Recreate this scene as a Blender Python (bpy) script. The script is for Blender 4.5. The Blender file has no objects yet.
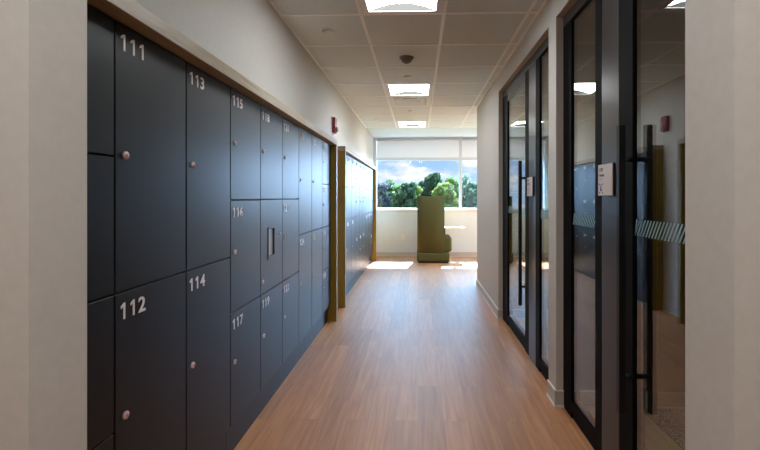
import bpy, bmesh, math, random
from mathutils import Vector, Matrix

random.seed(7)
S = bpy.context.scene
C = S.collection
EYE = 1.35
CEIL = 2.697
WALL_L = -1.03
WALL_R = 0.885
FAR = 9.19

# ------------------------------------------------------------------ helpers
def srgb(r, g, b):
    def f(c):
        c /= 255.0
        return c / 12.92 if c <= 0.04045 else ((c + 0.055) / 1.055) ** 2.4
    return (f(r), f(g), f(b), 1.0)

def mat(name, color=(.5, .5, .5, 1), rough=.5, metal=0.0, spec=.5, coat=0.0):
    m = bpy.data.materials.new(name)
    m.use_nodes = True
    b = m.node_tree.nodes['Principled BSDF']
    b.inputs['Base Color'].default_value = color
    b.inputs['Roughness'].default_value = rough
    b.inputs['Metallic'].default_value = metal
    b.inputs['Specular IOR Level'].default_value = spec
    b.inputs['Coat Weight'].default_value = coat
    return m

def N(m, t, **kw):
    n = m.node_tree.nodes.new(t)
    for k, v in kw.items():
        setattr(n, k, v)
    return n

def L(m, a, b):
    m.node_tree.links.new(a, b)

def mottled(name, c1, c2, scale=(6, 6, 6), rough=.6, spec=.4, detail=6, bump=0.0, lo=.3, hi=.7, coat=0.0):
    """two close colours mixed by noise in object space, with optional fine bump"""
    m = mat(name, c1, rough, 0, spec, coat)
    b = m.node_tree.nodes['Principled BSDF']
    tc = N(m, 'ShaderNodeTexCoord'); mp = N(m, 'ShaderNodeMapping')
    mp.inputs['Scale'].default_value = scale
    nz = N(m, 'ShaderNodeTexNoise'); nz.inputs['Scale'].default_value = 1.0; nz.inputs['Detail'].default_value = detail
    rp = N(m, 'ShaderNodeMapRange'); rp.inputs[1].default_value = lo; rp.inputs[2].default_value = hi
    mx = N(m, 'ShaderNodeMix', data_type='RGBA')
    mx.inputs[6].default_value = c1; mx.inputs[7].default_value = c2
    L(m, tc.outputs['Object'], mp.inputs[0]); L(m, mp.outputs[0], nz.inputs['Vector'])
    L(m, nz.outputs['Fac'], rp.inputs[0]); L(m, rp.outputs[0], mx.inputs[0]); L(m, mx.outputs[2], b.inputs['Base Color'])
    if bump:
        bp = N(m, 'ShaderNodeBump'); bp.inputs['Strength'].default_value = bump; bp.inputs['Distance'].default_value = .002
        L(m, nz.outputs['Fac'], bp.inputs['Height']); L(m, bp.outputs[0], b.inputs['Normal'])
    return m

def box(bm, x0, x1, y0, y1, z0, z1, mi=0):
    vs = [bm.verts.new(p) for p in ((x0, y0, z0), (x1, y0, z0), (x1, y1, z0), (x0, y1, z0), (x0, y0, z1), (x1, y0, z1), (x1, y1, z1), (x0, y1, z1))]
    fs = []
    for q in ((3, 2, 1, 0), (4, 5, 6, 7), (0, 1, 5, 4), (1, 2, 6, 5), (2, 3, 7, 6), (3, 0, 4, 7)):
        f = bm.faces.new([vs[i] for i in q]); f.material_index = mi; fs.append(f)
    return vs, fs

def tube(bm, a, b, r0, r1=None, n=16, mi=0, caps=True):
    r1 = r0 if r1 is None else r1
    a, b = Vector(a), Vector(b)
    d = (b - a).normalized()
    u = d.orthogonal().normalized(); v = d.cross(u)
    ra, rb = [], []
    for i in range(n):
        t = 2 * math.pi * i / n
        o = u * math.cos(t) + v * math.sin(t)
        ra.append(bm.verts.new(a + o * r0)); rb.append(bm.verts.new(b + o * r1))
    for i in range(n):
        j = (i + 1) % n
        f = bm.faces.new((ra[i], ra[j], rb[j], rb[i])); f.material_index = mi; f.smooth = True
    if caps:
        f = bm.faces.new(list(reversed(ra))); f.material_index = mi
        f = bm.faces.new(rb); f.material_index = mi

def lathe(bm, prof, axis='Z', n=24, mi=0, mis=None):
    """prof = [(radius, height)] turned about an axis through the origin"""
    def P(r, h, t):
        c, s = r * math.cos(t), r * math.sin(t)
        return (c, s, h) if axis == 'Z' else (h, c, s)
    rings = []
    for r, h in prof:
        if r < 1e-6:
            rings.append([bm.verts.new(P(0, h, 0))])
        else:
            rings.append([bm.verts.new(P(r, h, 2 * math.pi * i / n)) for i in range(n)])
    for k in range(len(rings) - 1):
        A, B = rings[k], rings[k + 1]
        m_ = mis[k] if mis else mi
        for i in range(n):
            j = (i + 1) % n
            if len(A) == 1 and len(B) == 1:
                continue
            if len(A) == 1:
                f = bm.faces.new((A[0], B[i], B[j]))
            elif len(B) == 1:
                f = bm.faces.new((A[i], A[j], B[0]))
            else:
                f = bm.faces.new((A[i], A[j], B[j], B[i]))
            f.material_index = m_; f.smooth = True

def mesh(name, bm, mats, bevel=0.0, seg=2):
    if bevel:
        bmesh.ops.bevel(bm, geom=list(bm.edges), offset=bevel, segments=seg, profile=.5, affect='EDGES')
    bmesh.ops.recalc_face_normals(bm, faces=bm.faces)
    me = bpy.data.meshes.new(name)
    bm.to_mesh(me); bm.free()
    for m in (mats if isinstance(mats, (list, tuple)) else [mats]):
        me.materials.append(m)
    return me

def obj(name, me, parent=None, loc=(0, 0, 0)):
    o = bpy.data.objects.new(name, me)
    C.objects.link(o)
    o.location = loc
    if parent is not None:
        o.parent = parent
    return o

def build(name, fn, mats, parent=None, loc=(0, 0, 0), bevel=0.0, seg=2):
    bm = bmesh.new(); fn(bm)
    return obj(name, mesh(name, bm, mats, bevel, seg), parent, loc)

def boxes(name, lst, mats, parent=None, loc=(0, 0, 0), bevel=0.0, seg=2):
    def fn(bm):
        for b in lst:
            box(bm, *b)
    return build(name, fn, mats, parent, loc, bevel, seg)

def tag(o, label, cat, group=None, kind=None):
    o['label'] = label; o['category'] = cat
    if group: o['group'] = group
    if kind: o['kind'] = kind
    return o

def thing(name, label, cat, loc=(0, 0, 0), group=None):
    o = bpy.data.objects.new(name, None); C.objects.link(o)
    o.location = loc; o.empty_display_size = .1
    return tag(o, label, cat, group)

def setting(o, label, cat):
    o['kind'] = 'structure'; o['label'] = label; o['category'] = cat
    return o

def srt(name, label, cat, lst, mats, bevel=0.0):
    return setting(boxes(name, lst, mats, bevel=bevel), label, cat)

def root(name, label, cat, loc=(0, 0, 0)):
    o = bpy.data.objects.new(name, None); C.objects.link(o); o.location = loc
    return setting(o, label, cat)

def copy_tree(o, parent=None):
    c = o.copy(); C.objects.link(c)
    c.parent = parent
    for ch in list(o.children):
        copy_tree(ch, c)
    return c

_glyphs = {}
def text_mesh(s, size, depth, material, cx=1.0, film=None):
    """block lettering as a mesh, reading along local +x, up local +y, standing out along +z"""
    key = (s, size, depth, material.name, cx)
    if key in _glyphs:
        return _glyphs[key]
    cu = bpy.data.curves.new('lettering', 'FONT')
    cu.body = s; cu.size = size; cu.extrude = depth / 2; cu.space_character = cx
    cu.resolution_u = 3; cu.offset = size * .014
    t = bpy.data.objects.new('lettering', cu); C.objects.link(t)
    dg = bpy.context.evaluated_depsgraph_get()
    me = bpy.data.meshes.new_from_object(t.evaluated_get(dg))
    bpy.data.objects.remove(t); bpy.data.curves.remove(cu)
    me.materials.clear(); me.materials.append(material)
    if film is not None:          # thin added backing plate that joins the characters into one piece
        me.materials.append(film)
        bm = bmesh.new(); bm.from_mesh(me)
        xs = [v_.co.x for v_ in bm.verts]; ys = [v_.co.y for v_ in bm.verts]
        box(bm, min(xs) - .002, max(xs) + .002, min(ys) - .002, max(ys) + .002, -depth / 2, -depth / 2 + .0004, 1)
        bm.to_mesh(me); bm.free()
    _glyphs[key] = me
    return me

def numeral_mesh(body, height, advance, depth, material, film):
    """tabular sans numerals of one height; the 1 is a stem with a slanted flag"""
    key = ('num', body, height)
    if key in _glyphs:
        return _glyphs[key]
    out = bmesh.new()
    for k, c in enumerate(body):
        x0 = k * advance
        g = bmesh.new()
        if c == '1':
            w_ = .135 * height
            pts = [(.40, 0), (.40, .80), (.17, .68), (.17, .83), (.42, 1.0), (.54, 1.0), (.54, 0)]
            pts = [(a * height * .92, b_ * height) for a, b_ in pts]
            lo = [g.verts.new((a, b_, -depth / 2)) for a, b_ in pts]; hi = [g.verts.new((a, b_, depth / 2)) for a, b_ in pts]
            g.faces.new(list(reversed(lo))); g.faces.new(hi)
            for j in range(len(pts)): g.faces.new((lo[j], lo[(j + 1) % len(pts)], hi[(j + 1) % len(pts)], hi[j]))
            sx_ = 1.0; bx = 0
            dx = 0
        else:
            me = text_mesh(c, 1.0, .04, material)
            g.from_mesh(me)
            ys = [v_.co.y for v_ in g.verts]; xs = [v_.co.x for v_ in g.verts]
            f = height / (max(ys) - min(ys)); fx = (advance * .84) / (max(xs) - min(xs))
            fx = min(f, fx)
            for v_ in g.verts:
                v_.co = ((v_.co.x - min(xs)) * fx + advance * .06, (v_.co.y - min(ys)) * f, math.copysign(depth / 2, v_.co.z))
        for v_ in g.verts: v_.co.x += x0
        tmp = bpy.data.meshes.new('glyph'); g.to_mesh(tmp); g.free(); out.from_mesh(tmp); bpy.data.meshes.remove(tmp)
    for f in out.faces: f.material_index = 0
    box(out, -.001, len(body) * advance + .001, -.002, height + .002, -depth / 2, -depth / 2 + .0004, 1)  # thin plate in the door's black, added to join the digits
    bmesh.ops.recalc_face_normals(out, faces=out.faces)
    me = bpy.data.meshes.new('numerals'); out.to_mesh(me); out.free()
    me.materials.append(material); me.materials.append(film)
    _glyphs[key] = me
    return me

# ------------------------------------------------------------------ materials
M = {}
M['paint'] = mottled('wall_paint', srgb(203, 198, 192), srgb(198, 193, 187), (40, 40, 40), .62, .3, bump=.05)
M['paint_entry'] = mottled('entry_wall_paint', srgb(206, 202, 196), srgb(201, 197, 190), (40, 40, 40), .62, .3, bump=.05)
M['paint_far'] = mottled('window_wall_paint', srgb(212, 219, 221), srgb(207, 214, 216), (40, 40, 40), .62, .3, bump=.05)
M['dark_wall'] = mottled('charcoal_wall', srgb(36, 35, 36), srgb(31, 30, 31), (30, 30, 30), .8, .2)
M['tile'] = mottled('ceiling_tile', srgb(228, 236, 240), srgb(219, 227, 231), (140, 140, 140), .9, .1, bump=.15)
M['gypsum'] = mottled('ceiling_gypsum', srgb(210, 218, 223), srgb(205, 213, 218), (20, 20, 20), .8, .2)
M['tee'] = mat('ceiling_tee_white', srgb(252, 254, 255), .45, 0, .4)
M['baseboard'] = mottled('vinyl_baseboard', srgb(196, 190, 183), srgb(190, 184, 177), (30, 30, 30), .45, .45)
M['base_edge'] = mat('baseboard_edge', srgb(222, 217, 210), .4)
M['black'] = mottled('black_laminate', srgb(9, 8, 8), srgb(13, 12, 12), (60, 60, 3), .5, .06, lo=.25, hi=.75, bump=.03, coat=1.0)
M['black'].node_tree.nodes['Principled BSDF'].inputs['Coat IOR'].default_value = 1.34
M['black'].node_tree.nodes['Principled BSDF'].inputs['Coat Roughness'].default_value = .4
M['locker_body'] = mat('locker_body_dark', srgb(16, 16, 17), .6)
M['kick'] = mottled('black_plinth', srgb(26, 25, 27), srgb(31, 30, 32), (20, 8, 20), .45, .5)
M['bronze'] = mat('dark_bronze_metal', srgb(74, 69, 70), .3, .6, .5)
M['black_metal'] = mat('black_metal', srgb(8, 8, 9), .6, .0, .08)
M['handle'] = mat('handle_black', srgb(10, 10, 11), .4, .0, .4)
M['digit'] = mat('number_silver', srgb(236, 228, 226), .5, 0, .4)
M['lock_ring'] = mat('lock_ring', srgb(214, 190, 190), .35, .2)
M['lock_core'] = mat('lock_core_pink', srgb(205, 120, 122), .4)
M['white_metal'] = mat('white_enamel', srgb(226, 224, 221), .4)
M['alu'] = mat('window_frame_grey_white', srgb(206, 210, 213), .4)
M['sill'] = mat('window_sill_white', srgb(225, 223, 220), .45)
M['sign'] = mat('sign_face', srgb(214, 203, 199), .45)
M['sign_edge'] = mat('sign_edge_dark', srgb(38, 22, 22), .4)
M['ink'] = mat('sign_ink', srgb(40, 38, 44), .5)
M['ink_red'] = mat('sign_ink_red', srgb(176, 96, 86), .5)
M['ink_blue'] = mat('sign_ink_blue', srgb(70, 100, 150), .5)
M['red'] = mat('alarm_red', srgb(128, 20, 34), .35)
M['lens_clear'] = mat('strobe_lens', srgb(120, 96, 104), .2, 0, .5)
M['screen'] = mat('terminal_screen', srgb(176, 182, 190), .25)
M['bezel'] = mat('terminal_bezel', srgb(44, 42, 40), .4)
M['film'] = mat('frosted_film', srgb(150, 185, 192), .5)
M['rubber'] = mat('black_rubber', srgb(12, 12, 13), .7)
M['sensor'] = mat('sensor_grey', srgb(120, 114, 106), .5)
M['slot'] = mat('vent_dark', srgb(92, 66, 50), .6)
M['end_plate'] = mat('lamp_end_plate_tan', srgb(30, 26, 20), .7)
M['chrome'] = mat('vent_chrome', srgb(215, 215, 215), .2, .8)

def wood(name, c1, c2, c3, scale, rough=.45, coat=0.0):
    m = mat(name, c1, rough, 0, .45, coat)
    b = m.node_tree.nodes['Principled BSDF']
    tc = N(m, 'ShaderNodeTexCoord'); mp = N(m, 'ShaderNodeMapping'); mp.inputs['Scale'].default_value = scale
    nz = N(m, 'ShaderNodeTexNoise'); nz.inputs['Scale'].default_value = 1; nz.inputs['Detail'].default_value = 8; nz.inputs['Distortion'].default_value = .6
    cr = N(m, 'ShaderNodeValToRGB')
    e = cr.color_ramp.elements
    e[0].position = .3; e[0].color = c1; e[1].position = .7; e[1].color = c3
    k = cr.color_ramp.elements.new(.5); k.color = c2
    L(m, tc.outputs['Object'], mp.inputs[0]); L(m, mp.outputs[0], nz.inputs['Vector']); L(m, nz.outputs['Fac'], cr.inputs[0]); L(m, cr.outputs[0], b.inputs['Base Color'])
    return m
M['oak'] = wood('lit_oak_edge', srgb(158, 143, 118), srgb(170, 155, 130), srgb(146, 130, 104), (50, 3, 50))  # same oak as the side panels, toned paler for the light on it
M['oak_shaded'] = wood('shaded_oak_panel', srgb(134, 108, 36), srgb(142, 116, 44), srgb(120, 96, 28), (50, 50, 3))  # same oak as the top board, its warm shade put into the colour
M['table_oak'] = wood('tablet_oak', srgb(190, 150, 110), srgb(200, 160, 118), srgb(176, 134, 94), (4, 40, 40))

def plank_floor(name, c1, c2, c3, rough, spec, coat):
    m = mat(name, c1, rough, 0, spec, coat)
    b = m.node_tree.nodes['Principled BSDF']
    b.inputs['Coat Roughness'].default_value = .45
    tc = N(m, 'ShaderNodeTexCoord'); mp = N(m, 'ShaderNodeMapping'); mp.inputs['Rotation'].default_value = (0, 0, math.radians(90))
    br = N(m, 'ShaderNodeTexBrick'); br.offset = .37; br.offset_frequency = 2
    br.inputs['Color1'].default_value = (0, 0, 0, 1); br.inputs['Color2'].default_value = (1, 1, 1, 1); br.inputs['Mortar'].default_value = (.5, .5, .5, 1)
    br.inputs['Scale'].default_value = 1; br.inputs['Mortar Size'].default_value = .0012; br.inputs['Mortar Smooth'].default_value = .4
    br.inputs['Brick Width'].default_value = 1.22; br.inputs['Row Height'].default_value = .152
    L(m, tc.outputs['Object'], mp.inputs[0]); L(m, mp.outputs[0], br.inputs['Vector'])
    gm = N(m, 'ShaderNodeMapping'); gm.inputs['Scale'].default_value = (38, 2.2, 1)
    L(m, tc.outputs['Object'], gm.inputs[0])
    ad = N(m, 'ShaderNodeVectorMath', operation='ADD')
    sc = N(m, 'ShaderNodeVectorMath', operation='SCALE'); sc.inputs[3].default_value = 9.0
    L(m, br.outputs['Color'], sc.inputs[0]); L(m, gm.outputs[0], ad.inputs[0]); L(m, sc.outputs[0], ad.inputs[1])
    nz = N(m, 'ShaderNodeTexNoise'); nz.inputs['Scale'].default_value = 1; nz.inputs['Detail'].default_value = 7; nz.inputs['Distortion'].default_value = .8
    L(m, ad.outputs[0], nz.inputs['Vector'])
    cr = N(m, 'ShaderNodeValToRGB'); e = cr.color_ramp.elements
    e[0].position = .3; e[0].color = c3; e[1].position = .68; e[1].color = c2
    k = e.new(.5); k.color = c1
    L(m, nz.outputs['Fac'], cr.inputs[0])
    hs = N(m, 'ShaderNodeHueSaturation')
    mr = N(m, 'ShaderNodeMapRange'); mr.inputs[3].default_value = .86; mr.inputs[4].default_value = 1.14
    L(m, br.outputs['Color'], mr.inputs[0]); L(m, mr.outputs[0], hs.inputs['Value']); L(m, cr.outputs[0], hs.inputs['Color'])
    mx = N(m, 'ShaderNodeMix', data_type='RGBA', blend_type='MULTIPLY'); mx.inputs[7].default_value = (.55, .5, .48, 1)
    L(m, br.outputs['Fac'], mx.inputs[0]); L(m, hs.outputs[0], mx.inputs[6]); L(m, mx.outputs[2], b.inputs['Base Color'])
    rr = N(m, 'ShaderNodeMapRange'); rr.inputs[3].default_value = rough - .05; rr.inputs[4].default_value = rough + .06
    L(m, nz.outputs['Fac'], rr.inputs[0]); L(m, rr.outputs[0], b.inputs['Roughness'])
    return m
M['floor'] = plank_floor('oak_plank_floor', srgb(182, 124, 80), srgb(194, 138, 94), srgb(164, 106, 64), .46, .6, .6)
M['room_floor'] = plank_floor('room_plank_floor', srgb(186, 160, 118), srgb(196, 170, 128), srgb(170, 144, 102), .4, .4, 0)

m = M['carpet'] = mat('speckled_carpet', srgb(120, 112, 104), .95, 0, .1)
b = m.node_tree.nodes['Principled BSDF']
tc = N(m, 'ShaderNodeTexCoord'); vz = N(m, 'ShaderNodeTexNoise'); vz.inputs['Scale'].default_value = 150; vz.inputs['Detail'].default_value = 3
cr = N(m, 'ShaderNodeValToRGB'); e = cr.color_ramp.elements
e[0].position = .42; e[0].color = srgb(52, 50, 48); e[1].position = .58; e[1].color = srgb(190, 182, 170)
L(m, tc.outputs['Object'], vz.inputs['Vector']); L(m, vz.outputs['Fac'], cr.inputs[0]); L(m, cr.outputs[0], b.inputs['Base Color'])

m = M['green'] = mottled('green_felt', srgb(84, 86, 54), srgb(72, 74, 44), (160, 160, 160), .9, .15, bump=.4)

def thin_glass(name, ior, tint):
    """clear pane: mirror-like reflection by the angle, the rest passes straight through"""
    m = bpy.data.materials.new(name); m.use_nodes = True
    nt = m.node_tree; nt.nodes.clear()
    out = N(m, 'ShaderNodeOutputMaterial'); mx = N(m, 'ShaderNodeMixShader')
    tr = N(m, 'ShaderNodeBsdfTransparent'); tr.inputs[0].default_value = tint
    gl = N(m, 'ShaderNodeBsdfGlossy'); gl.inputs['Roughness'].default_value = 0.0; gl.inputs[0].default_value = (1, 1, 1, 1)
    ge = N(m, 'ShaderNodeNewGeometry')
    mr = N(m, 'ShaderNodeMapRange'); mr.inputs[3].default_value = ior; mr.inputs[4].default_value = 1.0 / ior
    fr = N(m, 'ShaderNodeFresnel')
    L(m, ge.outputs['Backfacing'], mr.inputs[0]); L(m, mr.outputs[0], fr.inputs['IOR'])
    L(m, fr.outputs[0], mx.inputs[0]); L(m, tr.outputs[0], mx.inputs[1]); L(m, gl.outputs[0], mx.inputs[2]); L(m, mx.outputs[0], out.inputs[0])
    return m
M['glass'] = thin_glass('door_glass', 2.1, (.86, .9, .9, 1))
M['window_glass'] = thin_glass('window_glass', 1.45, (.97, .985, .98, 1))

def emit(name, color, strength):
    m = bpy.data.materials.new(name); m.use_nodes = True
    nt = m.node_tree; nt.nodes.clear()
    out = N(m, 'ShaderNodeOutputMaterial'); em = N(m, 'ShaderNodeEmission')
    em.inputs[0].default_value = color; em.inputs[1].default_value = strength
    L(m, em.outputs[0], out.inputs[0])
    return m
LAMP = 24.0
M['lamp'] = emit('lamp_lens', (.92, .975, 1, 1), LAMP)
M['entry_fill'] = emit('entry_fill_lens', (.99, .98, .95, 1), 15.5)

m = M['shade'] = bpy.data.materials.new('roller_shade_cloth'); m.use_nodes = True
nt = m.node_tree; nt.nodes.clear()
out = N(m, 'ShaderNodeOutputMaterial'); mx = N(m, 'ShaderNodeMixShader'); mx.inputs[0].default_value = .085
df = N(m, 'ShaderNodeBsdfDiffuse'); df.inputs[0].default_value = srgb(236, 236, 234)
tl = N(m, 'ShaderNodeBsdfTranslucent'); tl.inputs[0].default_value = srgb(232, 236, 238)
L(m, df.outputs[0], mx.inputs[1]); L(m, tl.outputs[0], mx.inputs[2]); L(m, mx.outputs[0], out.inputs[0])

# ------------------------------------------------------------------ the shell
XR = 5.0          # far end of the window zone on the right
srt('floor', 'oak plank floor of the corridor', 'floor', [(-1.2, XR + .15, -2.6, 9.34, -.12, 0)], M['floor'])
srt('wall_left', 'light grey painted wall above the lockers', 'wall', [(WALL_L - .15, WALL_L, .88, FAR, 0, 2.9)], M['paint'])

# entry wall with the opening the camera looks through
EL, ER, EY0, EY1 = -.736, .569, .745, .88
srt('wall_entry', 'beige wall ends framing the near opening', 'wall',
    [(-2.2, EL, EY0, EY1, 0, 2.9), (ER, 2.2, EY0, EY1, 0, 2.9), (EL, ER, EY0, EY1, 2.75, 2.9)], M['paint_entry'])
srt('wall_entry_side', 'plain walls of the entry space', 'wall',
    [(-2.35, -2.2, -2.6, EY1, 0, 2.9), (2.2, 2.35, -2.6, EY1, 0, 2.9), (-2.35, 2.35, -2.75, -2.6, 0, 2.9)], M['paint_entry'])
srt('floor_entry', 'oak plank floor edge strips of the entry space', 'floor', [(-2.35, -1.2, -2.75, EY1, -.12, 0)], M['floor'])
srt('ceiling_entry', 'plain ceiling of the entry space', 'ceiling', [(-2.35, 2.35, -2.75, EY1, 2.76, 2.9)], M['gypsum'])

# right wall: solid piece, pier, heads over the two glazed openings
O1, O2, HEAD = (2.781, 4.504), (.95, 2.63), 2.505
TH = 1.03         # back of the wall thickness
srt('wall_right', 'light grey corridor wall with two glazed openings', 'wall',
    [(WALL_R, TH, O1[1], 6.0, 0, 2.9), (WALL_R, TH, O2[1], O1[0], 0, 2.9), (WALL_R, TH, EY1, O2[0], 0, 2.9),
     (WALL_R, TH, O1[0], O1[1], HEAD, 2.9), (WALL_R, TH, O2[0], O2[1], HEAD, 2.9)], M['paint'])
srt('wall_window_zone', 'wall turning away to the right by the windows', 'wall', [(WALL_R, XR, 6.0, 6.15, 0, 2.9), (XR, XR + .15, 6.0, FAR + .15, 0, 2.9)], M['paint'])

# small rooms behind the glass
RB = 3.0
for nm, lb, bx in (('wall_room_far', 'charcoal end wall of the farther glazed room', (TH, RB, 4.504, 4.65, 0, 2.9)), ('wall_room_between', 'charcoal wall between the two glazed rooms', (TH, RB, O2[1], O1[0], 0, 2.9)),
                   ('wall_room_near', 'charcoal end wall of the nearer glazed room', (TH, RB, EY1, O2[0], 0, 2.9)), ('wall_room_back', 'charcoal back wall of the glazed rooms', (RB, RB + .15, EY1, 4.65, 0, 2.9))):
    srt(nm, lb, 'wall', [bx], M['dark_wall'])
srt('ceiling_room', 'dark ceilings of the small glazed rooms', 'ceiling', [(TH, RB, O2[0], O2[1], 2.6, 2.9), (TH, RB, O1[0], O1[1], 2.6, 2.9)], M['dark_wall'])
srt('floor_room', 'pale plank floors of the small glazed rooms', 'floor', [(.995, 1.405, O2[0], O2[1], 0, .004), (.995, RB, O1[0], O1[1], 0, .004)], M['room_floor'])
for nm, y0, y1 in (('baseboard_room', O2[1], O2[1]), ('baseboard_room_far', O1[1], O1[1])):
    srt(nm, 'grey vinyl baseboard inside the ' + ('nearer' if y0 < 3 else 'farther') + ' glazed room', 'baseboard',
        [(TH, RB, y0 - .012, y0, .004, .1, 0), (TH, RB, y0 - .014, y0, .1, .106, 1), (TH, RB, y0 - .02, y0 - .012, .004, .014, 1)], [M['baseboard'], M['base_edge']])
tag(boxes('carpet', [(1.406, RB - .002, O2[0] + .002, O2[1] - .022, .0005, .008)], M['carpet']), 'dark speckled carpet on the floor of the nearer glazed room', 'carpet')

# far wall with the window band
WX0, WX = -.985, [.953, 2.89, 4.83]
SILL, WTOP = 1.06, 2.685
srt('wall_far', 'white wall below and beside the windows', 'wall',
    [(WALL_L - .15, XR + .15, FAR, FAR + .15, 0, SILL - .03), (WALL_L - .15, WX0, FAR, FAR + .15, SILL - .03, 2.9), (WX[2], XR + .15, FAR, FAR + .15, SILL - .03, 2.9),
     (WX0, WX[2], FAR, FAR + .15, WTOP, 2.9)], M['paint_far'])

def baseboard(nm, label, lst):
    out = []
    for ax, fx, a0, a1, sgn in lst:
        for lo, hi, t, mi in ((.0, .014, .016, 1), (.014, .1, .010, 0), (.1, .106, .012, 1)):
            p = sorted((fx, fx + sgn * t))
            out.append((p[0], p[1], a0, a1, lo, hi, mi) if ax == 'x' else (a0, a1, p[0], p[1], lo, hi, mi))
    return srt(nm, label, 'baseboard', out, [M['baseboard'], M['base_edge']])
baseboard('baseboard_right', 'pale vinyl baseboard along the corridor wall and pier',
          [('x', WALL_R, O1[1], 6.15, -1), ('x', WALL_R, O2[1] - .012, O1[0], -1), ('y', O2[1], WALL_R - .012, .93, -1), ('y', O1[1], WALL_R - .012, .93, -1), ('y', 6.15, WALL_R - .012, XR, 1)])
baseboard('baseboard_far', 'pale vinyl baseboard below the windows', [('y', FAR, WALL_L, XR, -1)])
baseboard('baseboard_left', 'pale vinyl baseboard between the two locker banks', [('x', WALL_L, 4.42, 4.895, 1), ('x', WALL_L, 8.52, FAR, 1)])

# ------------------------------------------------------------------ ceiling
GY0 = 2.978 - 4 * .61         # a cross line
GX = [-1.034, -.424, .189, .802, 1.415, 2.028, 2.641, 3.254, 3.867, 4.48, 5.093]
LIGHT_ROWS, VENT_ROW = (0, 4, 8), 5
ZONE_FILL_LIGHTS = ((4, 6), (4, 8), (6, 6), (6, 8), (8, 6), (8, 8))  # unseen fill lights added to brighten the far end of the corridor
ORDW = ('first', 'second', 'third', 'fourth', 'fifth', 'last')
def yline(k): return 2.368 + .61 * k
rows = range(-3, 9)           # cells between yline(k) and yline(k+1)
cells = []
for k in rows:
    y0, y1 = max(yline(k), EY1), yline(k + 1)
    if y1 <= EY1 + .02: continue
    for i in range(len(GX) - 1):
        if yline(k) < 5.9 and i > 3: continue
        x0, x1 = max(GX[i], WALL_L), GX[i + 1]
        if yline(k) < 5.9: x1 = min(x1, WALL_R)
        x1 = min(x1, XR)
        if i == 1 and (k in LIGHT_ROWS or k == VENT_ROW): continue
        if (i, k) in ZONE_FILL_LIGHTS: continue
        cells.append((x0, x1, y0, y1, CEIL, CEIL + .018))
ceil = srt('ceiling', 'suspended ceiling of square grey tiles', 'ceiling', cells, M['tile'])
tees = []
for i, x in enumerate(GX[1:-1], 1):
    tees.append((x - .012, x + .012, EY1 if x < WALL_R else 6.0, yline(9), CEIL - .006, CEIL + .03))
for k in range(-2, 10):
    y = yline(k)
    tees.append((WALL_L, WALL_R if y < 6 else XR, y - .012, y + .012, CEIL - .0055, CEIL + .03))
tees.append((WALL_L, WALL_L + .022, EY1, yline(9), CEIL - .005, CEIL))
tees.append((WALL_R - .022, WALL_R, EY1, 6.15, CEIL - .005, CEIL))
g = boxes('ceiling_grid', tees, M['tee'], ceil)
srt('ceiling_border', 'smooth white ceiling strip next to the windows', 'ceiling', [(WALL_L, XR, yline(9) + .012, FAR, CEIL, CEIL + .1)], M['gypsum'])
srt('ceiling_deck', 'structural deck above the ceiling tiles', 'ceiling', [(-1.3, XR + .15, EY1, FAR + .15, 2.9, 3.02)], M['gypsum'])

# vaulted ceiling lights
def make_troffer(lamp):
    t = bpy.data.objects.new('ceiling_light', None); C.objects.link(t)
    w, inner, rise = .292, .243, .055
    boxes('frame', [(-w, -inner, -w, w, -.004, .02), (inner, w, -w, w, -.004, .02), (-inner, inner, -w, -w + .03, -.004, .02), (-inner, inner, w - .03, w, -.004, .02)], M['white_metal'], t, bevel=.002, seg=1)
    n = 16
    def arc(i):
        x = -inner + 2 * inner * i / n
        return x, .002 + rise * (1 - (x / inner) ** 2)
    def lens(bm):
        y = w - .03
        lo = [[bm.verts.new((arc(i)[0], s * y, arc(i)[1])) for i in range(n + 1)] for s in (-1, 1)]
        hi = [[bm.verts.new((arc(i)[0], s * y, arc(i)[1] + .006)) for i in range(n + 1)] for s in (-1, 1)]
        for i in range(n):
            for A in (lo, hi):
                f = bm.faces.new((A[0][i], A[0][i + 1], A[1][i + 1], A[1][i])); f.smooth = True
    build('lens', lens, lamp, t)
    for s in (-1, 1):
        def plate(bm, s=s):
            y = s * (w - .031)
            P = [(arc(i)[0], arc(i)[1]) for i in range(n + 1)]
            a = [bm.verts.new((x, y, z)) for x, z in P]; b = [bm.verts.new((x, y + s * .004, z)) for x, z in P]
            bm.faces.new(a); bm.faces.new(list(reversed(b)))
            for i in range(n): bm.faces.new((a[i], a[i + 1], b[i + 1], b[i]))
            bm.faces.new((a[n], a[0], b[0], b[n]))
        build('end_plate', plate, M['end_plate'], t)
    boxes('housing', [(-w, w, -w, w, .09, .1), (-w, -w + .005, -w, w, .02, .09), (w - .005, w, -w, w, .02, .09), (-w, w, -w, -w + .005, .02, .09), (-w, w, w - .005, w, .02, .09)], M['white_metal'], t)
    return t
LCX = (-.424 + .189) / 2
t0 = make_troffer(M['lamp'])
desc = ['square lit ceiling light nearest the opening, cut by the top of the photo', 'square lit ceiling light just in front of the white air vent', 'small-looking lit ceiling light nearest the windows']
for i, k in enumerate(LIGHT_ROWS):
    t = t0 if i == 0 else copy_tree(t0)
    t.location = (LCX, yline(k) + .305, CEIL)
    tag(t, desc[i], 'ceiling light', 'square ceiling lights along the corridor')
for i, (x, k) in enumerate(ZONE_FILL_LIGHTS):
    t = copy_tree(t0); t.location = ((GX[x] + GX[x + 1]) / 2, yline(k) + .305, CEIL)
    tag(t, f'added unseen fill light in the ceiling past the corridor corner, {ORDW[i]} of the window zone', 'ceiling light', 'square ceiling lights along the corridor')
for c in list(cells):
    pass
te = make_troffer(M['entry_fill']); te.location = (-.08, -.15, 2.655); te.name = 'entry_fill_light'  # unseen fill light added to brighten the entry wall ends
te.scale = (1.6, 1.6, 1)
tag(te, 'added unseen fill light at the entry ceiling behind the camera', 'ceiling light')

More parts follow.
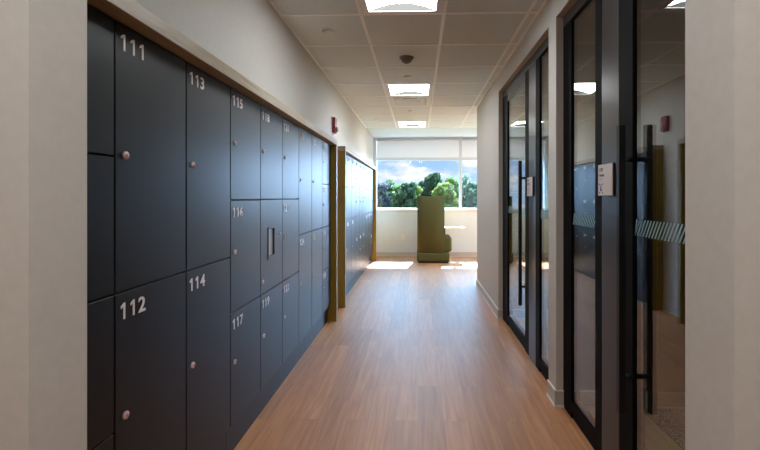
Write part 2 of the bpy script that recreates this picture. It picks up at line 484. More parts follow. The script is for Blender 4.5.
# air vent
v = thing('air_vent', 'white slotted ceiling air vent directly behind the second light', 'air vent', (LCX, yline(VENT_ROW) + .305, CEIL))
w = .292
boxes('frame', [(-w, -.22, -w, w, -.004, .02), (.22, w, -w, w, -.004, .02), (-.22, .22, -w, -.2, -.004, .02), (-.22, .22, .2, w, -.004, .02)], M['white_metal'], v, bevel=.002, seg=1)
boxes('backing', [(-w, w, -w, w, .06, .07)], M['white_metal'], v)
for y_ in (-.125, -.025, .075, .16):
    boxes('louvre', [(-.215, .215, y_ - .042, y_ + .036, -.001, .004)], M['white_metal'], v, bevel=.001, seg=1)
for x_ in (-.17, .17):
    boxes('deflector', [(x_ - .03, x_ + .03, -.19, .19, -.006, -.0015)], M['sill'], v, bevel=.002, seg=1)
boxes('slot', [(-.1, .1, -.199, -.17, -.002, .03)], M['slot'], v)
for x in (-.19, -.15, .15, .19):
    build('screw', lambda bm: lathe(bm, [(0, -.004), (.012, -.003), (.014, 0), (.014, .02), (0, .02)]), M['sensor'], v, (x, -.185, 0))

# sensors and sprinklers
d = build('smoke_detector', lambda bm: lathe(bm, [(0, -.058), (.022, -.056), (.044, -.04), (.056, -.02), (.06, -.008), (.07, -.006), (.07, 0), (0, 0)], n=32), M['sensor'], None, (-.115, 3.92, CEIL))
tag(d, 'domed grey smoke detector on the middle row of ceiling tiles', 'smoke detector')
pts = [(-.735, 3.28, 'pale round sprinkler cover on the tile nearest the wall, beside the first light'),
       (-.118, 4.53, 'pale round sprinkler cover between smoke detector and second light'),
       (-.73, 7.02, 'faint round sprinkler cover on the far tiles near the alarm wall'),
       (-.12, 6.35, 'faint round sprinkler cover between air vent and last light')]
sm = None
for x, y, lb in pts:
    if sm is None:
        bm = bmesh.new(); lathe(bm, [(0, -.016), (.034, -.015), (.044, -.011), (.046, -.004), (.046, 0), (0, 0)], n=28); sm = mesh('sprinkler', bm, M['white_metal'])
    tag(obj('ceiling_sprinkler', sm, None, (x, y, CEIL + .001)), lb, 'sprinkler', 'sprinkler covers on the ceiling')

# ------------------------------------------------------------------ lockers
DOORX, CARB = -.95, -1.028
ZB, ZT = .18, 1.908
_carc, _door = {}, {}
def locker_mesh(w, h):
    k = (round(w, 3), round(h, 3))
    if k not in _carc:
        t = .008
        bm = bmesh.new()
        xb, xf = CARB - DOORX, -.021
        for q in ((xb, xf, 0, t, 0, h), (xb, xf, w - t, w, 0, h), (xb, xf, t, w - t, 0, t), (xb, xf, t, w - t, h - t, h), (xb, xb + .004, t, w - t, t, h - t)):
            box(bm, *q)
        _carc[k] = mesh('carcass', bm, M['locker_body'])
        bm = bmesh.new(); box(bm, -.02, 0, .003, w - .003, .003, h - .003)
        _door[k] = mesh('door', bm, M['black'], .0015, 1)
    return _carc[k], _door[k]
bm = bmesh.new()
lathe(bm, [(0, .009), (.005, .009), (.0055, .0075), (.0095, .0075), (.0125, .0055), (.0125, 0), (0, 0)], axis='X', n=20, mis=[1, 1, 0, 0, 0, 0])
LOCK = mesh('lock', bm, [M['lock_ring'], M['lock_core']])

def locker(y0, w, z0, h, num, lockz, label, group, lock_side='left'):
    t = thing('locker', label, 'locker', (DOORX, y0, z0), group)
    cm, dm = locker_mesh(w, h)
    obj('carcass', cm, t)
    d = obj('door', dm, t)
    lk = obj('lock', LOCK, d, (0, .044, lockz - z0))
    if num:
        n = obj('number_lettering', numeral_mesh(str(num), .052, .0435, .003, M['digit'], M['black']), d, (.0015, .016, h - .088 if h > .5 else h - .084))
        n.rotation_euler = (math.pi / 2, 0, math.pi / 2)
    return t

ORD = ['first', 'second', 'third', 'fourth', 'fifth', 'sixth', 'seventh', 'eighth', 'ninth', 'tenth']
def tiers(n):
    h = (ZT - ZB) / n
    return [(ZT - (i + 1) * h, h) for i in range(n)]
def bank(bounds, plan, first, bankname, grp, skip_first_numbers):
    num = first
    for c, n in enumerate(plan):
        y0, w = bounds[c], bounds[c + 1] - bounds[c]
        T = tiers(n)
        for r, (z0, h) in enumerate(T):
            rown = {2: ['upper tall', 'lower tall'], 3: ['top', 'middle', 'bottom'], 4: ['topmost', 'second-from-top', 'third-from-top', 'lowest']}[n][r]
            size = {2: 'half-height', 3: 'third-height', 4: 'small quarter-height'}[n]
            lockz = z0 + h / 2 + {2: (.008, .031), 3: (.007, .021, .03), 4: (.006, .01, .012, .04)}[n][r]
            if bankname == 'near' and c == 4 and r == 1:
                terminal(y0, w, z0, h); continue
            number = None if (skip_first_numbers and c == 0) else num
            mark = f' marked {num}' if (number and bankname == 'near') else ''
            if number: num += 1
            if bankname == 'near' and c == 0:
                lb = f'{rown} black locker in the narrow column beside the beige wall end'
            else:
                lb = f'{rown} black locker{mark}, {size}, {ORD[c]} column of the {bankname} bank'
            locker(y0, w, z0, h, number, lockz, lb, grp)

def terminal(y0, w, z0, h):
    t = thing('locker_terminal', 'black locker control unit with a grey screen, between lockers 118 and 119', 'locker terminal', (DOORX, y0, z0))
    cm, dm = locker_mesh(w, h)
    obj('carcass', cm, t)
    # panel with an opening for the screen
    a0, a1, b0, b1 = .115, .235, .195, .40
    p = boxes('panel', [(-.02, 0, .003, a0, .003, h - .003), (-.02, 0, a1, w - .003, .003, h - .003), (-.02, 0, a0, a1, .003, b0), (-.02, 0, a0, a1, b1, h - .003)], M['black'], t)
    boxes('bezel', [(-.02, .004, a0, a0 + .014, b0, b1), (-.02, .004, a1 - .01, a1, b0, b1), (-.02, .004, a0 + .014, a1 - .01, b0, b0 + .022), (-.02, .004, a0 + .014, a1 - .01, b1 - .012, b1)], M['bezel'], t)
    boxes('screen', [(-.018, -.008, a0 + .014, a1 - .01, b0 + .022, b1 - .012)], M['screen'], t)
    obj('lock', LOCK, t, (0, .03, .075)); obj('lock', LOCK, t, (0, w - .05, .34))

B1 = [.883] + [.852 + .39 * k for k in range(1, 10)]
bank(B1, [4, 2, 2, 3, 3, 3, 2, 2, 4], 111, 'near', 'black lockers of the near bank', True)
B2 = [4.948 + .3897 * k for k in range(10)]
bank(B2, [4, 2, 2, 3, 3, 3, 2, 2, 4], 131, 'far', 'black lockers of the far bank', False)

def plinth(y0, y1, joints, label):
    p = thing('locker_plinth', label, 'plinth', (-.986, y0, 0))
    ys = [0] + [j - y0 for j in joints] + [y1 - y0]
    for a, b in zip(ys[:-1], ys[1:]):
        boxes('board', [(-.042, 0, a + .0015, b - .0015, 0, ZB - .003)], M['kick'], p)
plinth(.883, 4.36, [2.05], 'black recessed plinth under the near locker bank')
plinth(4.948, 8.455, [6.7], 'black recessed plinth under the far locker bank')

FX = -.888
def surround(y0, y1, near_panel, label):
    s = thing('locker_surround', label, 'locker surround', (FX, y0, 0))
    Ln = y1 - y0
    boxes('top_board', [(WALL_L - FX + .001, 0, 0, Ln, ZT + .002, 1.964)], M['oak'], s, bevel=.0015, seg=1)
    if near_panel:
        boxes('side_panel', [(WALL_L - FX + .001, 0, 0, .05, 0, ZT + .001)], M['oak_shaded'], s, bevel=.0015, seg=1)
    boxes('side_panel', [(WALL_L - FX + .001, 0, Ln - .05, Ln, 0, ZT + .001)], M['oak_shaded'], s, bevel=.0015, seg=1)
surround(.883, 4.414, False, 'wooden surround framing the near lockers')
surround(4.896, 8.508, True, 'wooden surround with oak ends framing the far lockers')

# ------------------------------------------------------------------ fire alarm strobe on the left wall
a = thing('fire_alarm', 'red fire alarm strobe high on the wall between the locker banks', 'fire alarm', (WALL_L - .001, 4.83, 2.11))
boxes('body', [(0, .045, -.06, .06, 0, .185)], M['red'], a, bevel=.012, seg=3)
boxes('strobe_lens', [(.044, .066, -.03, .03, .02, .07)], M['lens_clear'], a, bevel=.006)
boxes('back_plate', [(.0, .008, -.066, .066, -.006, .191)], M['white_metal'], a)

# ------------------------------------------------------------------ glazed fronts on the right
GF, GBK = .93, .985      # frame front and back planes
def frame_front(nm, label, y0, y1, posts):
    r = root(nm, label, 'door frame')
    boxes('head', [(GF, GBK, y0, y1, 2.437, HEAD)], M['bronze'], r, bevel=.002, seg=1)
    for a, b, mt in posts:
        boxes('post', [(GF, GBK, a, b, 0, 2.436)], M[mt], r, bevel=.002, seg=1)
    return r
frame_front('trim_1', 'dark metal frame around the nearer glazed opening', O2[0], O2[1], [(2.53, O2[1], 'black_metal'), (1.906, 2.083, 'bronze'), (O2[0], .985, 'black_metal')])
frame_front('trim_2', 'dark metal frame around the farther glazed opening', O1[0], O1[1], [(4.39, O1[1], 'black_metal'), (3.243, 3.443, 'bronze'), (O1[0], O1[0] + .045, 'black_metal')])

def rails(y0, y1, z0, z1, s0, s1, top, bot):
    """stiles and rails of one framed pane between y0..y1, z0..z1 -> lists"""
    return ([(GF, GBK, y0, y0 + s0, z0, z1)], [(GF, GBK, y1 - s1, y1, z0, z1)],
            [(GF, GBK, y0 + s0, y1 - s1, z1 - top, z1)], [(GF, GBK, y0 + s0, y1 - s1, z0 + .045, z0 + bot), (GF + .008, GBK, y0 + s0, y1 - s1, z0, z0 + .045)])
def stripes(parent, y0, y1, xf, z0=1.182, z1=1.252, step=.0215, lean=.04):
    def fn(bm):
        y = y0
        while y < y1 - .012:
            p = []
            for dy, z in ((0, z1), (.0082, z1), (.0082 + lean, z0), (lean, z0)):
                p.append((min(max(y + dy, y0), y1), z))
            f_ = [bm.verts.new((xf - .0006, q[0], q[1])) for q in p]; b_ = [bm.verts.new((xf - .0001, q[0], q[1])) for q in p]
            bm.faces.new(f_); bm.faces.new(list(reversed(b_)))
            for i in range(4): bm.faces.new((f_[i], f_[(i + 1) % 4], b_[(i + 1) % 4], b_[i]))
            y += step
    build('frosted_stripe', fn, M['film'], parent)
def sidelight(nm, label, y0, y1, s0, s1):
    r = root(nm, label, 'window')
    A, B, T_, Bt = rails(y0, y1, 0, 2.436, s0, s1, .012, .105)
    for q in (A, B): boxes('stile', q, M['black_metal'], r, bevel=.002, seg=1)
    boxes('top_rail', T_, M['black_metal'], r); boxes('bottom_rail', Bt, M['black_metal'], r)
    boxes('pane', [(0.94, .948, y0 + s0, y1 - s1, .105, 2.424)], M['glass'], r)
    stripes(r, y0 + s0, y1 - s1, .94)
sidelight('window_3', 'tall fixed glass pane beside the nearer glass door', 2.085, 2.529, .076, .035)
sidelight('window_4', 'tall fixed glass pane beside the farther glass door', O1[0] + .046, 3.242, .02, .10)

def gdoor(nm, label, y0, y1, s0, s1, hy):
    r = root(nm, label, 'door')
    A, B, T_, Bt = rails(y0, y1, .006, 2.43, s0, s1, .08, .105)
    for q in (A, B): boxes('stile', q, M['black_metal'], r, bevel=.002, seg=1)
    boxes('top_rail', T_, M['bronze'], r, bevel=.002, seg=1); boxes('bottom_rail', Bt, M['black_metal'], r)
    boxes('pane', [(0.94, .948, y0 + s0, y1 - s1, .11, 2.35)], M['glass'], r)
    stripes(r, y0 + s0, y1 - s1, .94)
    z0, z1 = .408, 1.662
    for x, face in ((.882, GF), (1.018, GBK)):
        h = boxes('handle', [(x - .014, x + .014, hy - .014, hy + .014, z0, z1)], M['handle'], r, bevel=.003, seg=2)
        for z in (z0 + .16, z1 - .15):
            build('mount', lambda bm, x=x, face=face, z=z: tube(bm, (face, hy, z), (x + (.013 if x < face else -.013), hy, z), .011), M['handle'], h)
gdoor('door_1', 'nearer black-framed glass door with long black pull bars', .988, 1.903, .11, .118, 1.79)
gdoor('door_2', 'farther black-framed glass door with long black pull bars', 3.446, 4.387, .116, .13, 3.545)

def room_sign(y0, y1, z0, z1, label, num, name):
    s = thing('room_sign', label, 'sign', (GF - .001, (y0 + y1) / 2, z0), 'room signs on the glass fronts')
    hw, h = (y1 - y0) / 2, z1 - z0
    boxes('backing', [(-.010, 0, -hw - .0, hw, 0, h)], M['sign_edge'], s)
    boxes('face', [(-.014, -.0102, -hw + .001, hw - .001, .001, h - .001)], M['sign'], s)
    def letter(nm, body, size, y, z, mt):
        o = obj(nm, text_mesh(body, size, .0008, M[mt], 1.0), s, (-.0146, y, z)); o.rotation_euler = (math.pi / 2, 0, -math.pi / 2)
    letter('room_number_lettering', num, .026, hw - .014, h - .036, 'ink')
    letter('room_name_lettering', name, .018, hw - .014, h - .06, 'ink')
    boxes('red_line', [(-.0148, -.0142, hw - .05, hw - .016, h - .074, h - .071)], M['ink_red'], s)
    def icon(bm):
        x0, x1 = -.0148, -.0142
        def poly(pts, mi):
            f_ = [bm.verts.new((x0, p[0], p[1])) for p in pts]; b_ = [bm.verts.new((x1, p[0], p[1])) for p in pts]
            fs = [bm.faces.new(f_), bm.faces.new(list(reversed(b_)))]
            for i in range(len(pts)): fs.append(bm.faces.new((f_[i], f_[(i + 1) % len(pts)], b_[(i + 1) % len(pts)], b_[i])))
            for f in fs: f.material_index = mi
        cy, cz = hw - .033, .036
        poly([(cy - .011, cz - .013), (cy + .011, cz - .013), (cy + .004, cz + .012), (cy - .004, cz + .012)], 0)
        poly([(cy + .005 * math.cos(t), cz + .017 + .005 * math.sin(t)) for t in [i * math.pi / 5 for i in range(10)]], 0)
        for dy, dz in ((-.017, .021), (.017, .021), (-.017, -.021), (.017, -.021)):
            poly([(cy + dy + .0045 * math.cos(t), cz + dz + .0045 * math.sin(t)) for t in [i * math.pi / 4 for i in range(8)]], 1)
    build('symbol', icon, [M['ink_blue'], M['ink']], s)
room_sign(1.94, 2.09, 1.355, 1.511, 'white room sign with symbol on the post beside the nearer glass door', '139', 'Huddle')
room_sign(3.29, 3.44, 1.355, 1.511, 'white room sign on the post beside the farther glass door', '138', 'Huddle')

# ------------------------------------------------------------------ outside windows
def bay(nm, label, x0, x1):
    r = root(nm, label, 'window')
    y0, y1 = FAR + .02, FAR + .11
    fw = .03
    boxes('window_frame', [(x0, x0 + fw, y0, y1, SILL, WTOP), (x1 - fw, x1, y0, y1, SILL, WTOP), (x0 + fw, x1 - fw, y0, y1, SILL, SILL + .035), (x0 + fw, x1 - fw, y0, y1, WTOP - .02, WTOP),
                           (x0 + fw, x1 - fw, y0, y1, 2.175, 2.24)], M['alu'], r, bevel=.002, seg=1)
    boxes('pane', [(x0 + fw, x1 - fw, FAR + .06, FAR + .068, SILL + .035, 2.175)], M['window_glass'], r)
    boxes('pane', [(x0 + fw, x1 - fw, FAR + .06, FAR + .068, 2.24, WTOP - .02)], M['window_glass'], r)
    boxes('window_sill', [(x0, x1, FAR - .03, FAR + .15, SILL - .03, SILL - .0005)], M['sill'], r)
sh = ['white roller shade drawn over the top of the window behind the green chair', 'white roller shade drawn over the top of the window beside the corridor corner', 'white roller shade over the last window of the row']
for i, (x0, x1) in enumerate(((WX0, WX[0]), (WX[0], WX[1]), (WX[1], WX[2]))):
    bay(f'window_{(1, 2, 5)[i]}', ['wide window behind the green chair with trees outside', 'window beside the corridor corner', 'last window of the row'][i], x0, x1)
    s = thing('roller_shade', sh[i], 'roller shade', (x0, FAR, 2.2), 'roller shades on the windows')
    wd = x1 - x0
    boxes('cloth', [(.032, wd - .032, .03, .032, .012, .462)], M['shade'], s)
    boxes('hem_bar', [(.032, wd - .032, .022, .04, -.012, .012)], M['alu'], s, bevel=.003)
    build('roller', lambda bm, wd=wd: tube(bm, (.034, .031 - .02, .445), (wd - .034, .031 - .02, .445), .02), M['alu'], s)

o = thing('wall_outlet', 'white power outlet low on the wall below the window', 'outlet', (-.36, FAR, .43))
boxes('plate', [(-.036, .036, -.006, 0, -.058, .058)], M['white_metal'], o, bevel=.003)
boxes('socket', [(-.018, .018, -.009, -.005, .01, .04)], M['base_edge'], o, bevel=.002); boxes('socket', [(-.018, .018, -.009, -.005, -.04, -.01)], M['base_edge'], o, bevel=.002)

# ------------------------------------------------------------------ the green high-back chair
ch = thing('lounge_chair', 'olive green high-back lounge chair with side wings standing by the window', 'chair', (-.025, 8.22, 0))
CW, CD, CH = .552, .70, 1.362
def shell(bm):
    """U-shaped wall in plan: wing, rounded corner, back, rounded corner, wing"""
    r, t = .10, .07
    out = [(CW, 0)] + [(r + r * math.cos(a), r + r * math.sin(a)) for a in [math.radians(270 - 90 * i / 6) for i in range(7)]]
    out += [(r + r * math.cos(a), CD - r + r * math.sin(a)) for a in [math.radians(180 - 90 * i / 6) for i in range(7)]] + [(CW, CD)]
    ri = r - t
    inn = [(CW, t)] + [(r + ri * math.cos(a), r + ri * math.sin(a)) for a in [math.radians(270 - 90 * i / 6) for i in range(7)]]
    inn += [(r + ri * math.cos(a), CD - r + ri * math.sin(a)) for a in [math.radians(180 - 90 * i / 6) for i in range(7)]] + [(CW, CD - t)]
    z0, z1, e = .215, CH, .014
    levels = [(z0, 0), (z1 - e, 0), (z1 - e * .3, e * .3), (z1, e)]
    ro, rin = [], []
    for z, d in levels:
        k = d / t
        ro.append([bm.verts.new((o[0] + (i[0] - o[0]) * k, o[1] + (i[1] - o[1]) * k, z)) for o, i in zip(out, inn)])
        rin.append([bm.verts.new((i[0] + (o[0] - i[0]) * k, i[1] + (o[1] - i[1]) * k, z)) for o, i in zip(out, inn)])
    n = len(out)
    for a in range(len(levels) - 1):
        for i in range(n - 1):
            f = bm.faces.new((ro[a][i], ro[a][i + 1], ro[a + 1][i + 1], ro[a + 1][i])); f.smooth = True
            f = bm.faces.new((rin[a][i + 1], rin[a][i], rin[a + 1][i], rin[a + 1][i + 1])); f.smooth = True
        for i in (0, n - 1):
            bm.faces.new((ro[a][i], rin[a][i], rin[a + 1][i], ro[a + 1][i]))
    for i in range(n - 1):
        bm.faces.new((ro[-1][i], ro[-1][i + 1], rin[-1][i + 1], rin[-1][i])); bm.faces.new((ro[0][i + 1], ro[0][i], rin[0][i], rin[0][i + 1]))
build('shell', shell, M['green'], ch)
boxes('base', [(-.006, .655, -.006, CD + .006, .03, .212)], M['green'], ch, bevel=.03, seg=4)
boxes('foot_plate', [(.02, .63, .02, CD - .02, 0, .031)], M['rubber'], ch)
boxes('seat', [(.075, .708, .075, CD - .075, .213, .535)], M['green'], ch, bevel=.06, seg=5)
boxes('back_cushion', [(.072, .19, .08, CD - .08, .53, 1.22)], M['green'], ch, bevel=.045, seg=4)
tp = build('tablet', lambda bm: None, M['table_oak'], ch) if False else None
def tablet(bm):
    n, pts = 6, []
    x0, x1, y0, y1, r = .50, 1.0, .18, .62, .09
    for cx, cy, a0 in ((x1 - r, y0 + r, -90), (x1 - r, y1 - r, 0), (x0 + r, y1 - r, 90), (x0 + r, y0 + r, 180)):
        for i in range(n + 1):
            a = math.radians(a0 + 90 * i / n); pts.append((cx + r * math.cos(a), cy + r * math.sin(a)))
    lo = [bm.verts.new((p[0], p[1], .69)) for p in pts]; hi = [bm.verts.new((p[0], p[1], .705)) for p in pts]
    bm.faces.new(list(reversed(lo))); f = bm.faces.new(hi); f.material_index = 1
    k = len(pts)
    for i in range(k): bm.faces.new((lo[i], lo[(i + 1) % k], hi[(i + 1) % k], hi[i]))
tb = build('tablet', tablet, [M['table_oak'], M['table_oak']], ch)
def arm(bm):
    tube(bm, (.60, CD + .012, .03), (.60, CD + .012, .675), .016, n=14); tube(bm, (.60, CD + .012, .675), (.62, .5, .682), .014, n=14)
build('tablet_arm', arm, M['black_metal'], ch)

# ------------------------------------------------------------------ outside: lawn and trees
GZ = -5.0
srt('ground', 'lawn far below the windows', 'ground', [(-120, 140, 12, 220, GZ - .5, GZ)], mottled('lawn', srgb(92, 100, 74), srgb(104, 110, 84), (.5, .5, .5), .9, .1))
def leaf_mat(nm, c1, c2):
    m = mat(nm, c1, .6, 0, .3)
    b = m.node_tree.nodes['Principled BSDF']
    tc = N(m, 'ShaderNodeTexCoord'); nz = N(m, 'ShaderNodeTexNoise'); nz.inputs['Scale'].default_value = 1.6; nz.inputs['Detail'].default_value = 8
    mr = N(m, 'ShaderNodeMapRange'); mr.inputs[1].default_value = .35; mr.inputs[2].default_value = .65
    mx = N(m, 'ShaderNodeMix', data_type='RGBA'); mx.inputs[6].default_value = c1; mx.inputs[7].default_value = c2
    L(m, tc.outputs['Object'], nz.inputs['Vector']); L(m, nz.outputs['Fac'], mr.inputs[0]); L(m, mr.outputs[0], mx.inputs[0]); L(m, mx.outputs[2], b.inputs['Base Color'])
    nt = m.node_tree; out = nt.nodes['Material Output']
    tl = N(m, 'ShaderNodeBsdfTranslucent'); ms = N(m, 'ShaderNodeMixShader'); ms.inputs[0].default_value = .35      # sunlight glows through leaves
    L(m, mx.outputs[2], tl.inputs[0]); L(m, b.outputs[0], ms.inputs[1]); L(m, tl.outputs[0], ms.inputs[2]); L(m, ms.outputs[0], out.inputs[0])
    return m
LEAF = {'dark': leaf_mat('leaf_dark', srgb(46, 68, 48), srgb(88, 106, 66)), 'mid': leaf_mat('leaf_mid', srgb(74, 104, 56), srgb(124, 142, 76)),
        'yellow': leaf_mat('leaf_yellow', srgb(112, 122, 58), srgb(152, 152, 84)), 'blue': leaf_mat('leaf_blue', srgb(66, 92, 76), srgb(104, 122, 98)),
        'grey': leaf_mat('leaf_grey', srgb(96, 94, 98), srgb(122, 114, 114))}
BARK = mottled('bark', srgb(110, 92, 76), srgb(84, 70, 58), (8, 8, 2), .9, .1)
TAN = mottled('pale_bark', srgb(196, 176, 160), srgb(176, 154, 138), (8, 8, 2), .9, .1)
def tree(x, y, top, rad, kind, leaf, label, bark=None):
    rng = random.Random(int((x + 50) * 131 + y * 7))
    if kind == 'broad': rad *= 1.22
    t = thing('tree', label, 'tree', (x, y, GZ), 'trees outside the window')
    H = top - GZ
    def leafcard(bm, p, s):
        d = Vector((rng.uniform(-1, 1), rng.uniform(-1, 1), rng.uniform(-.6, .6))).normalized(); u = d.orthogonal().normalized(); v_ = d.cross(u)
        vs = [bm.verts.new(p + u * (s * a) + v_ * (s * b_)) for a, b_ in ((-1, 0), (0, -.6), (1, 0), (0, .6))]
        bm.faces.new(vs)
    def crown(bm):
        if kind == 'conifer':
            h0 = H * .12
            k = 0
            z = h0
            while z < H:
                f = 1 - (z - h0) / (H - h0)
                R = rad * f ** .62 + .1
                nb = max(5, int(11 * f + 4))
                for b_ in range(nb):
                    a = rng.uniform(0, 2 * math.pi); rr = R * rng.uniform(.75, 1.15)
                    for q in range(max(5, int(rr * 11))):
                        s_ = rng.uniform(.15, 1) * rr
                        p = Vector((math.cos(a) * s_ + rng.gauss(0, .1), math.sin(a) * s_ + rng.gauss(0, .1), z - s_ * .28 + rng.gauss(0, .09)))
                        leafcard(bm, p, rng.uniform(.12, .26))
                z += .38
            return
        nbl = 95
        for b_ in range(nbl):
            a = rng.uniform(0, 2 * math.pi); hz = rng.uniform(.35, .97)
            prof = min(1, (1.03 - hz) / .42) ** .75 * rng.uniform(.8, 1.15)
            rr = rad * prof * math.sqrt(rng.uniform(.05, 1))
            c = Vector((math.cos(a) * rr, math.sin(a) * rr, H * hz)); br = rad * rng.uniform(.14, .32)
            if hz > .9: c.x += rng.gauss(0, .12) * rad
            c.z = min(c.z, H - br * .5)
            for q in range(64):
                d = Vector((rng.gauss(0, 1), rng.gauss(0, 1), rng.gauss(0, 1))).normalized() * br * rng.uniform(.7, 1.05)
                d.z *= .8
                leafcard(bm, c + d, rng.uniform(.08, .21))
    build('crown', crown, LEAF[leaf], t)
    def trunk(bm):
        tube(bm, (0, 0, 0), (0, 0, H * .55), .22, .12, 10); tube(bm, (0, 0, H * .55), (.1, .05, H * .9), .12, .04, 8)
        for i in range(6):
            a = i * 1.05; z = H * (.35 + .08 * i)
            tube(bm, (0, 0, z), (math.cos(a) * rad * .6, math.sin(a) * rad * .6, z + rad * .45), .07, .02, 6)
    build('trunk', trunk, bark or BARK, t)
# (x at 30 m: px = 418.5 + 13.5 * x)
TR = [(-2.86, 30, 2.62, .75, 'broad', 'grey', 'grey hazy tree with pale trunk at the window edge beside the far lockers', TAN),
      (-2.2, 30.5, 2.6, 1.5, 'conifer', 'dark', 'dark pointed conifer, first tree beyond the grey one', None),
      (-1.62, 33, 2.2, 1.1, 'broad', 'mid', 'mid green tree between the pointed conifer and the dark rounded tree', None),
      (-1.02, 30, 2.5, .95, 'broad', 'dark', 'dark rounded tree between the conifer and the yellow tree', None),
      (-.33, 31, 2.3, .95, 'broad', 'yellow', 'yellow-green tree beside the left top corner of the green chair', None),
      (.25, 33, 2.85, 1.0, 'broad', 'blue', 'blue-green tree directly above the left half of the green chair', None),
      (1.2, 33, 3.3, 1.0, 'broad', 'dark', 'tallest dark tree, rising directly above the chair back', None),
      (2.0, 31, 2.45, 1.1, 'broad', 'yellow', 'light yellow-green bushy tree just right of the chair', None),
      (2.72, 32.5, 2.85, 1.05, 'broad', 'mid', 'green tree just left of the window mullion', None),
      (3.6, 32, 3.05, 1.5, 'conifer', 'blue', 'blue-green pointed tree in the narrow window strip past the mullion', None),
      (4.15, 30.5, 2.4, 1.1, 'broad', 'blue', 'blue-green round tree at the corridor corner edge of the window', None),
      (-2.9, 37, 1.9, 1.7, 'broad', 'mid', 'low green tree deep between the grey tree and the conifer', None),
      (-.6, 37, 2.2, 1.6, 'broad', 'mid', 'green tree standing deep behind the dark rounded tree', None),
      (1.9, 37, 2.4, 1.6, 'broad', 'mid', 'green tree deep behind the light yellow-green bushy tree', None),
      (4.4, 37, 2.4, 1.6, 'broad', 'mid', 'green tree deep behind the narrow window strip', None)]
for x, y, top, rad, kind, leaf, lb, bk in TR:
    tree(x, y, top, rad, kind, leaf, lb, bk)
rngt = random.Random(3)
for i, x in enumerate((8.5, 11.5, 14.5, 17.5)):
    tree(x, 33 + i % 2 * 2, 2.4 + .5 * (i % 3), 1.7, 'broad', ['mid', 'dark', 'blue', 'mid'][i], 'one of the green trees past the corridor corner, seen only in the glass doors', None)

# ------------------------------------------------------------------ sky, sun
w = bpy.data.worlds.new('sky'); S.world = w; w.use_nodes = True
nt = w.node_tree; nt.nodes.clear()
def WN(t, **kw):
    n = nt.nodes.new(t)
    for k, v_ in kw.items(): setattr(n, k, v_)
    return n
out = WN('ShaderNodeOutputWorld'); bg = WN('ShaderNodeBackground')
tc = WN('ShaderNodeTexCoord'); sx = WN('ShaderNodeSeparateXYZ')
nt.links.new(tc.outputs['Generated'], sx.inputs[0])
gr = WN('ShaderNodeValToRGB'); e = gr.color_ramp.elements
e[0].position = 0.0; e[0].color = srgb(186, 216, 250); e[1].position = .35; e[1].color = srgb(96, 178, 234)
k = e.new(.09); k.color = srgb(158, 198, 248)
nt.links.new(sx.outputs[2], gr.inputs[0])
mp = WN('ShaderNodeMapping'); mp.inputs['Scale'].default_value = (9, 9, 26); mp.inputs['Location'].default_value = (.6, .2, .35)
nt.links.new(tc.outputs['Generated'], mp.inputs[0])
nz = WN('ShaderNodeTexNoise'); nz.inputs['Scale'].default_value = 1; nz.inputs['Detail'].default_value = 7; nz.inputs['Roughness'].default_value = .55
nt.links.new(mp.outputs[0], nz.inputs['Vector'])
mr = WN('ShaderNodeMapRange'); mr.inputs[1].default_value = .47; mr.inputs[2].default_value = .62
nt.links.new(nz.outputs['Fac'], mr.inputs[0])
# sky strength above the seen band is raised for floor glare and room fill
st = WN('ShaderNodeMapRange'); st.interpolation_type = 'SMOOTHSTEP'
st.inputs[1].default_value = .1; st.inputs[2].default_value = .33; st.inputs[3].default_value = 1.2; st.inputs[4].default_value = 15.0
sa = WN('ShaderNodeMapRange'); sa.interpolation_type = 'SMOOTHSTEP'      # and raised to the right, out of view, to feed the locker sheen
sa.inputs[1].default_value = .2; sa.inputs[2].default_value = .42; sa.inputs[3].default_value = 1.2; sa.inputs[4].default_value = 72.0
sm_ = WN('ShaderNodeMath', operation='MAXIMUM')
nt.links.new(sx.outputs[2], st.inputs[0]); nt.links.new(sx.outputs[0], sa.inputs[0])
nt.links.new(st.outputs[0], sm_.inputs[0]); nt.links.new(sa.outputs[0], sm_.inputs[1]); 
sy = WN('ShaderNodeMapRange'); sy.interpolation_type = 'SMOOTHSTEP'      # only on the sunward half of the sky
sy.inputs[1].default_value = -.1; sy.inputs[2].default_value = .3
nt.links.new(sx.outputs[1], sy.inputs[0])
sl = WN('ShaderNodeMix', data_type='FLOAT'); sl.inputs[2].default_value = 3.2
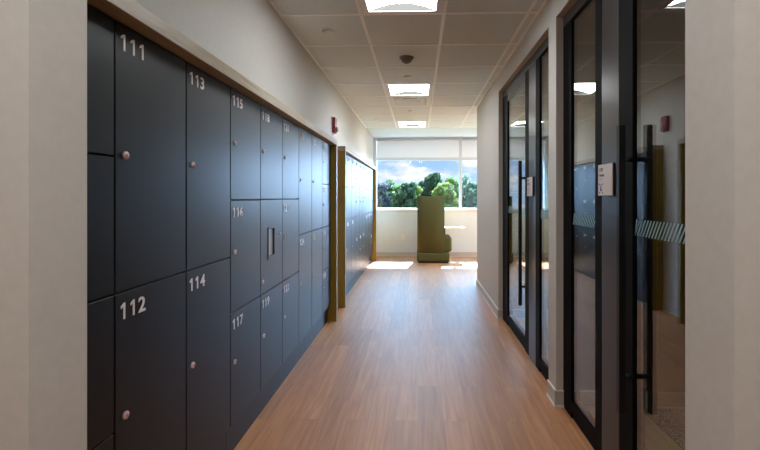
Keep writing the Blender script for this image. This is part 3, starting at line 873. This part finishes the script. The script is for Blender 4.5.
nt.links.new(sy.outputs[0], sl.inputs[0]); nt.links.new(sm_.outputs[0], sl.inputs[3]); nt.links.new(sl.outputs[0], bg.inputs[1])
mx = WN('ShaderNodeMix', data_type='RGBA'); mx.inputs[7].default_value = srgb(244, 245, 252)
lowband = WN('ShaderNodeMapRange'); lowband.inputs[1].default_value = 1.2; lowband.inputs[2].default_value = 5.0; lowband.inputs[3].default_value = 1.0; lowband.inputs[4].default_value = .12
fc = WN('ShaderNodeMath', operation='MULTIPLY')      # fair-weather clouds sit low over the trees
nt.links.new(mr.outputs[0], fc.inputs[0]); nt.links.new(lowband.outputs[0], fc.inputs[1])
nt.links.new(fc.outputs[0], mx.inputs[0]); nt.links.new(gr.outputs[0], mx.inputs[6]); nt.links.new(sm_.outputs[0], lowband.inputs[0])
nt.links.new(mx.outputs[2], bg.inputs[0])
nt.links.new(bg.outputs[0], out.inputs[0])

sun = bpy.data.lights.new('sun', 'SUN'); sun.energy = 46.0; sun.angle = math.radians(.6); sun.color = (.84, .94, 1)
so = bpy.data.objects.new('sun', sun); C.objects.link(so)
so.rotation_euler = Vector((-.14, -.81, -1.06)).to_track_quat('-Z', 'Y').to_euler()

# ------------------------------------------------------------------ camera
cam = bpy.data.cameras.new('camera'); co = bpy.data.objects.new('camera', cam); C.objects.link(co)
F = 405.0
cam.sensor_fit = 'HORIZONTAL'; cam.sensor_width = 36; cam.lens = F / 760 * 36
yaw = math.atan(11 / F)
co.location = (0, 0, EYE); co.rotation_euler = (math.pi / 2, 0, yaw)
cam.shift_x = -27.5 / 760; cam.shift_y = -28.3 / 760
cam.clip_start = .02; cam.clip_end = 500
S.camera = co

vs = S.view_settings
S.display_settings.display_device = 'sRGB'
vs.view_transform = 'Standard'; vs.look = 'None'; vs.exposure = 0.04; vs.gamma = 1.0; vs.use_curve_mapping = False
cy = S.cycles
cy.max_bounces = 14; cy.diffuse_bounces = 8; cy.glossy_bounces = 6; cy.transparent_max_bounces = 16; cy.transmission_bounces = 8
cy.sample_clamp_indirect = 8.0
cy.use_denoising = True
cy.caustics_reflective = False; cy.caustics_refractive = False
